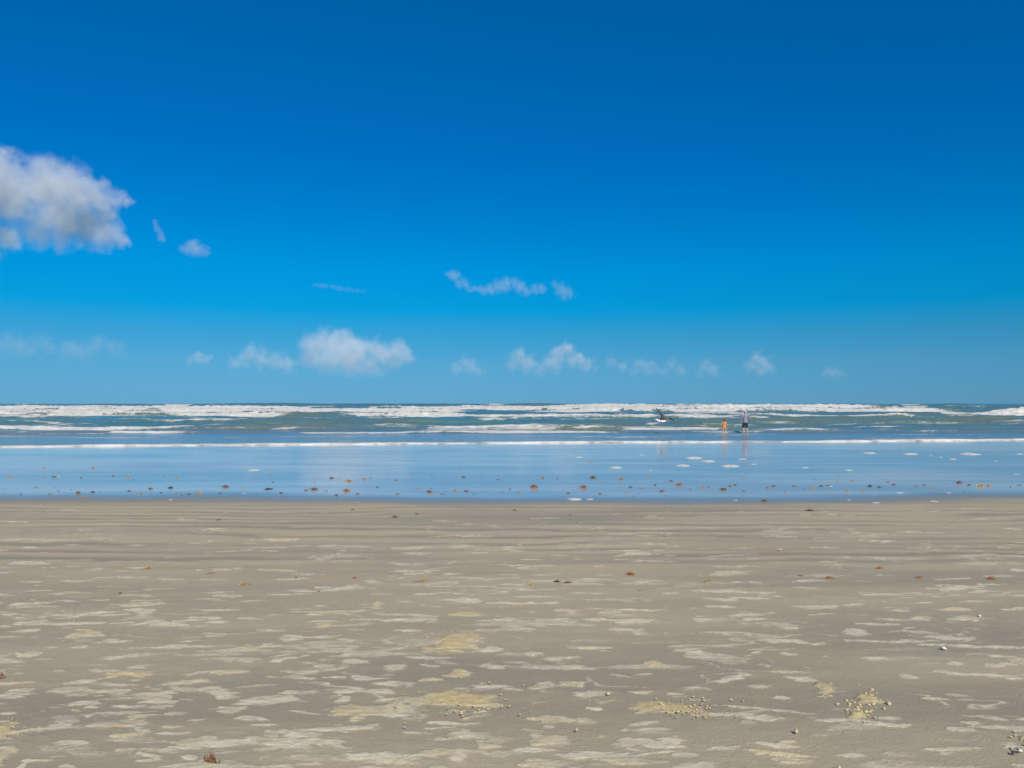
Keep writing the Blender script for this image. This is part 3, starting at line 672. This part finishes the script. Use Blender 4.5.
M_suit = simple_mat('orange_swimsuit', (.60, .21, .05), (.68, .27, .08), 10, .6)
M_hair = simple_mat('brown_hair', (.09, .045, .02), (.17, .085, .04), 30, .5)
M_eye = simple_mat('eye', (.03, .02, .015), (.05, .03, .02), 5, .2)

def tube(bm, pts, seg=14):
    """tapered limb through (x, y, z, radius[, flatten y]) with round ends"""
    P = [Vector(p[:3]) for p in pts]
    full = []
    d0 = (P[0] - P[1]).normalized(); d1 = (P[-1] - P[-2]).normalized()
    for a in (1.0, .85, .5): full.append((P[0] + d0 * pts[0][3] * a * .9, pts[0][3] * max(.05, math.sqrt(1 - a * a)), pts[0]))
    for p, q in zip(P, pts): full.append((p, q[3], q))
    for a in (.5, .85, 1.0): full.append((P[-1] + d1 * pts[-1][3] * a * .9, pts[-1][3] * max(.05, math.sqrt(1 - a * a)), pts[-1]))
    prev = None
    for i, (c, r, q) in enumerate(full):
        d = (full[min(i + 1, len(full) - 1)][0] - full[max(i - 1, 0)][0]).normalized()
        u = Vector((1, 0, 0)) - d * d.x
        if u.length < .2: u = Vector((0, 1, 0)) - d * d.y
        u.normalize(); v = d.cross(u); fl = q[4] if len(q) > 4 else 1.0
        ring = [bm.verts.new(c + u * r * math.cos(t * 6.28318 / seg) + v * r * fl * math.sin(t * 6.28318 / seg)) for t in range(seg)]
        if prev:
            for t in range(seg): bm.faces.new((prev[t], prev[(t + 1) % seg], ring[(t + 1) % seg], ring[t]))
        else: bm.faces.new(ring[::-1])
        prev = ring
    bm.faces.new(prev)

def fused(name, bm, mat, parent, vox, smooth_it=3):
    bmesh.ops.recalc_face_normals(bm, faces=bm.faces[:])
    tmp = bm_obj(name, bm, [])
    m = tmp.modifiers.new('r', 'REMESH'); m.mode = 'VOXEL'; m.voxel_size = vox
    m2 = tmp.modifiers.new('s', 'SMOOTH'); m2.iterations = smooth_it; m2.factor = .5
    me = bpy.data.meshes.new_from_object(tmp.evaluated_get(bpy.context.evaluated_depsgraph_get())); old = tmp.data
    bpy.data.objects.remove(tmp); bpy.data.meshes.remove(old); me.name = name
    me.polygons.foreach_set('use_smooth', [True] * len(me.polygons))
    return link_mesh(name, me, mat, parent)

def hand(bm, w_, dirv, k):
    """palm, four fingers and a thumb from wrist w_ along dirv (Vector), scale k, side = thumb side"""
    d = Vector(dirv).normalized(); side = Vector((0, 1, 0)); side = (side - d * side.dot(d)).normalized(); curl = d.cross(side)
    p = Vector(w_)
    for s in (-1, -.33, .33, 1):
        a = p + side * s * .012 * k; b = p + d * .09 * k + side * s * .030 * k
        tube(bm, [(*a, .016 * k), (*b, .013 * k)], 8)
        L = (.075 - .012 * abs(s + .2)) * k
        m_ = b + d * L * .55 + side * s * .006 * k; e = m_ + (d * .8 + curl * .45) * L * .5
        tube(bm, [(*b, .0105 * k), (*m_, .0095 * k), (*e, .008 * k)], 8)
    t0 = p + d * .03 * k + side * .02 * k; t1 = p + d * .065 * k + side * .055 * k; t2 = t1 + (d * .9 + side * .2) * .035 * k
    tube(bm, [(*t0, .014 * k), (*t1, .011 * k), (*t2, .009 * k)], 8)

def head(bm, c, k, yaw=0):
    """skull, jaw, nose, ears, brow and lips; face looks to +y before yaw"""
    rot = Matrix.Rotation(yaw, 3, 'Z'); c = Vector(c)
    def blob(p, s, sub=2):
        bmesh.ops.create_icosphere(bm, subdivisions=sub, radius=1, matrix=Matrix.Translation(c + rot @ (Vector(p) * k)) @ rot.to_4x4() @ Matrix.Diagonal((s[0] * k, s[1] * k, s[2] * k, 1)))
    blob((0, -.01, .025), (.077, .098, .098), 3); blob((0, .03, -.055), (.056, .062, .062), 3)
    blob((0, .092, -.015), (.014, .022, .024)); blob((0, .080, .022), (.05, .014, .012)); blob((0, .084, -.062), (.024, .012, .008)); blob((0, .072, -.10), (.022, .02, .016))
    for s in (-1, 1): blob((s * .079, -.005, -.01), (.012, .022, .032))
def eyes(parent, c, k, yaw):
    rot = Matrix.Rotation(yaw, 3, 'Z')
    for s in (-1, 1):
        bm = bmesh.new(); bmesh.ops.create_icosphere(bm, subdivisions=2, radius=.012 * k, matrix=Matrix.Translation(Vector(c) + rot @ (Vector((s * .031, .080, .002)) * k)))
        bm_obj('eye', bm, M_eye, parent)

# the man: back to us, in a shirt and dark shorts, feet in the swash
mx, my = (745 - 512) / F * 57.5, 57.5
man = empty('person', (mx, my, SEA_Z - .10), R(-6))
tag(man, 'man in grey shirt and navy shorts standing in the surf, back turned', 'person', 'people in the surf')
bm = bmesh.new()
for s in (-1, 1):
    tube(bm, [(s * .095, 0, .90, .092), (s * .105, .015, .68, .078), (s * .112, .02, .50, .057), (s * .115, -.005, .40, .060), (s * .118, -.02, .28, .052), (s * .12, -.015, .09, .036)])
    tube(bm, [(s * .12, -.04, .045, .040), (s * .125, .05, .04, .042, .7), (s * .135, .15, .022, .030, .6)])
tube(bm, [(0, 0, .92, .150, .75), (0, 0, 1.02, .145, .72), (0, .005, 1.15, .150, .70), (0, 0, 1.30, .165, .68), (0, -.005, 1.40, .130, .65)], 18)
tube(bm, [(-.17, -.005, 1.42, .055), (0, -.01, 1.44, .06), (.17, -.005, 1.42, .055)])
tube(bm, [(0, -.005, 1.44, .058), (0, .01, 1.56, .052)])
head(bm, (0, .02, 1.64), 1.0, .25)
tube(bm, [(-.19, -.005, 1.40, .055), (-.245, -.01, 1.26, .045), (-.275, 0, 1.13, .040), (-.27, .05, 1.00, .037), (-.265, .08, .88, .026)])
hand(bm, (-.265, .08, .87), (0, .15, -1), 1.0)
tube(bm, [(.19, -.005, 1.40, .055), (.27, -.03, 1.27, .046), (.335, -.045, 1.16, .041), (.30, .06, 1.12, .037), (.255, .15, 1.12, .026)])
hand(bm, (.25, .155, 1.12), (-.75, .55, .05), 1.0)
fused('body', bm, M_skin, man, .0085)
eyes(man, (0, .02, 1.64), 1.0, .25)
bm = bmesh.new()
tube(bm, [(0, 0, .90, .178, .78), (0, 0, 1.05, .172, .76), (0, .005, 1.18, .175, .74), (0, 0, 1.32, .186, .70), (0, -.005, 1.42, .135, .72)], 20)
for s, e in ((-1, (-.25, -.01, 1.22)), (1, (.285, -.035, 1.24))):
    tube(bm, [(s * .15, -.005, 1.40, .075), (s * .20, -.005, 1.38, .072), (*e, .066)])
fused('shirt', bm, M_shirt, man, .010)
bm = bmesh.new()
tube(bm, [(0, 0, .84, .165, .80), (0, 0, .95, .160, .80)], 18)
for s in (-1, 1): tube(bm, [(s * .085, 0, .86, .105), (s * .105, .008, .70, .098), (s * .112, .012, .56, .090)])
fused('shorts', bm, M_short, man, .010)
bm = bmesh.new()
bmesh.ops.create_icosphere(bm, subdivisions=3, radius=1, matrix=Matrix.Translation((0, .01, 1.685)) @ Matrix.Diagonal((.092, .112, .078, 1)))
tube(bm, [(-.05, .085, 1.685, .018, .4), (-.045, .17, 1.672, .012, .5)]); tube(bm, [(.05, .085, 1.685, .018, .4), (.045, .17, 1.672, .012, .5)]); tube(bm, [(0, .085, 1.687, .03, .4), (0, .18, 1.674, .03, .3)])
fused('cap', bm, M_cap, man, .008)

# the child: smaller, orange swimsuit, brown hair, arms held a little out
cx_, cy_ = (724 - 512) / F * 55.3, 55.3
child = empty('person', (cx_, cy_, SEA_Z - .09), R(5))
tag(child, 'small child in an orange swimsuit standing at the edge of the surf, seen from behind', 'person', 'people in the surf')
k = .70
def K(*pts): return [tuple(v * k for v in p[:4]) + tuple(p[4:]) for p in pts]
bm = bmesh.new()
for s in (-1, 1):
    tube(bm, K((s * .095, 0, .86, .095), (s * .12, .015, .66, .080), (s * .14, .02, .48, .060), (s * .145, 0, .38, .060), (s * .15, -.02, .26, .052), (s * .155, -.015, .09, .038)))
    tube(bm, K((s * .155, -.04, .045, .040), (s * .16, .05, .04, .042, .7), (s * .17, .13, .024, .030, .6)))
tube(bm, K((0, 0, .88, .155, .78), (0, 0, .98, .145, .78), (0, .005, 1.10, .140, .75), (0, 0, 1.25, .155, .68), (0, -.005, 1.34, .120, .65)), 18)
tube(bm, K((-.15, -.005, 1.36, .052), (0, -.01, 1.38, .055), (.15, -.005, 1.36, .052)))
tube(bm, K((0, -.005, 1.38, .056), (0, .01, 1.50, .052)))
head(bm, (0, .014, 1.60 * k), .88, -.2)
for s in (-1, 1):
    tube(bm, K((s * .17, -.005, 1.34, .052), (s * .25, 0, 1.19, .044), (s * .29, .01, 1.07, .039), (s * .30, .07, .95, .035), (s * .29, .11, .84, .026)))
    hand(bm, (s * .29 * k, .11 * k, .83 * k), (0, .25, -1), .75)
fused('body', bm, M_tan, child, .007)
eyes(child, (0, .014, 1.60 * k), .88, -.2)
bm = bmesh.new()
tube(bm, K((0, 0, .84, .166, .86), (0, 0, .97, .156, .86), (0, .005, 1.10, .150, .84), (0, 0, 1.24, .162, .76)), 18)
for s in (-1, 1): tube(bm, K((s * .085, .02, 1.26, .05), (s * .09, 0, 1.395, .026), (s * .08, -.06, 1.26, .05)))
fused('swimsuit', bm, M_suit, child, .007)
bm = bmesh.new()
bmesh.ops.create_icosphere(bm, subdivisions=3, radius=1, matrix=Matrix.Translation((0, -.006, 1.60 * k + .034)) @ Matrix.Diagonal((.079, .094, .078, 1)))
for s in (-1, 0, 1): tube(bm, [(s * .04, -.055, 1.60 * k + .03, .045, .8), (s * .045, -.07, 1.60 * k - .06, .038, .7), (s * .038, -.062, 1.60 * k - .13, .024, .6)])
fused('hair', bm, M_hair, child, .006)

# ------------------------------------------------------------------ bird, low over the green wave
M_white = simple_mat('white_plumage', (.74, .73, .70), (.82, .81, .78), 12, .8)
M_wing = simple_mat('dark_plumage', (.07, .07, .075), (.13, .13, .13), 14, .7)
M_beak = simple_mat('beak', (.55, .32, .06), (.60, .36, .08), 12, .5)
by = 56.0
bird = empty('bird', ((661.0 - 512) / F * by, by, CAM_Z - (420.5 - HOR) / F * by), R(-22))
tag(bird, 'white-bodied bird with dark raised wings flapping low over the green wave', 'bird')
bird.scale = (1.2, 1.2, 1.2)      # it heads to the left: head at -x, tail at +x
bm = bmesh.new()
tube(bm, [(.30, .0, -.03, .03), (.18, 0, -.04, .075), (.04, 0, -.05, .105), (-.10, 0, -.04, .10), (-.20, 0, .0, .07), (-.27, 0, .04, .058), (-.33, 0, .045, .035)])
fused('body', bm, M_white, bird, .009)
def wing(pts, wid):
    """a blade through pts; its breadth lies along the bird's length"""
    bm = bmesh.new(); prev = None
    for (x, y, z), c in zip(pts, wid):
        ring = [bm.verts.new(v) for v in ((x - c * .42, y, z), (x - c * .15, y - c * .06, z + c * .04), (x + c * .58, y, z - c * .03), (x - c * .1, y + c * .05, z - c * .03))]
        if prev:
            for i in range(4): bm.faces.new((prev[i], prev[(i + 1) % 4], ring[(i + 1) % 4], ring[i]))
        else: bm.faces.new(ring[::-1])
        prev = ring
    bm.faces.new(prev); bmesh.ops.recalc_face_normals(bm, faces=bm.faces[:]); return bm
bm_obj('wing', wing([(.06, -.05, .02), (.10, -.14, .14), (.12, -.20, .28), (.02, -.25, .46), (-.12, -.28, .62), (-.24, -.30, .74)], [.26, .25, .22, .19, .15, .05]), M_wing, bird)
bm_obj('wing', wing([(.08, .05, .03), (.20, .16, .12), (.32, .25, .17), (.45, .36, .13), (.57, .44, .06), (.66, .48, .0)], [.26, .25, .22, .19, .15, .05]), M_wing, bird)
bm = bmesh.new(); v = [bm.verts.new(c) for c in ((.26, -.05, -.01), (.26, .05, -.01), (.44, .09, 0), (.44, -.09, 0), (.26, -.05, -.03), (.26, .05, -.03), (.44, .09, -.012), (.44, -.09, -.012))]
for f_ in ((0, 1, 2, 3), (7, 6, 5, 4), (0, 4, 5, 1), (1, 5, 6, 2), (2, 6, 7, 3), (3, 7, 4, 0)): bm.faces.new([v[i] for i in f_])
bm_obj('tail', bm, M_white, bird, False)
bm = bmesh.new(); tube(bm, [(-.34, 0, .045, .016), (-.41, 0, .038, .011), (-.46, 0, .026, .005)], 8); bm_obj('beak', bm, M_beak, bird)
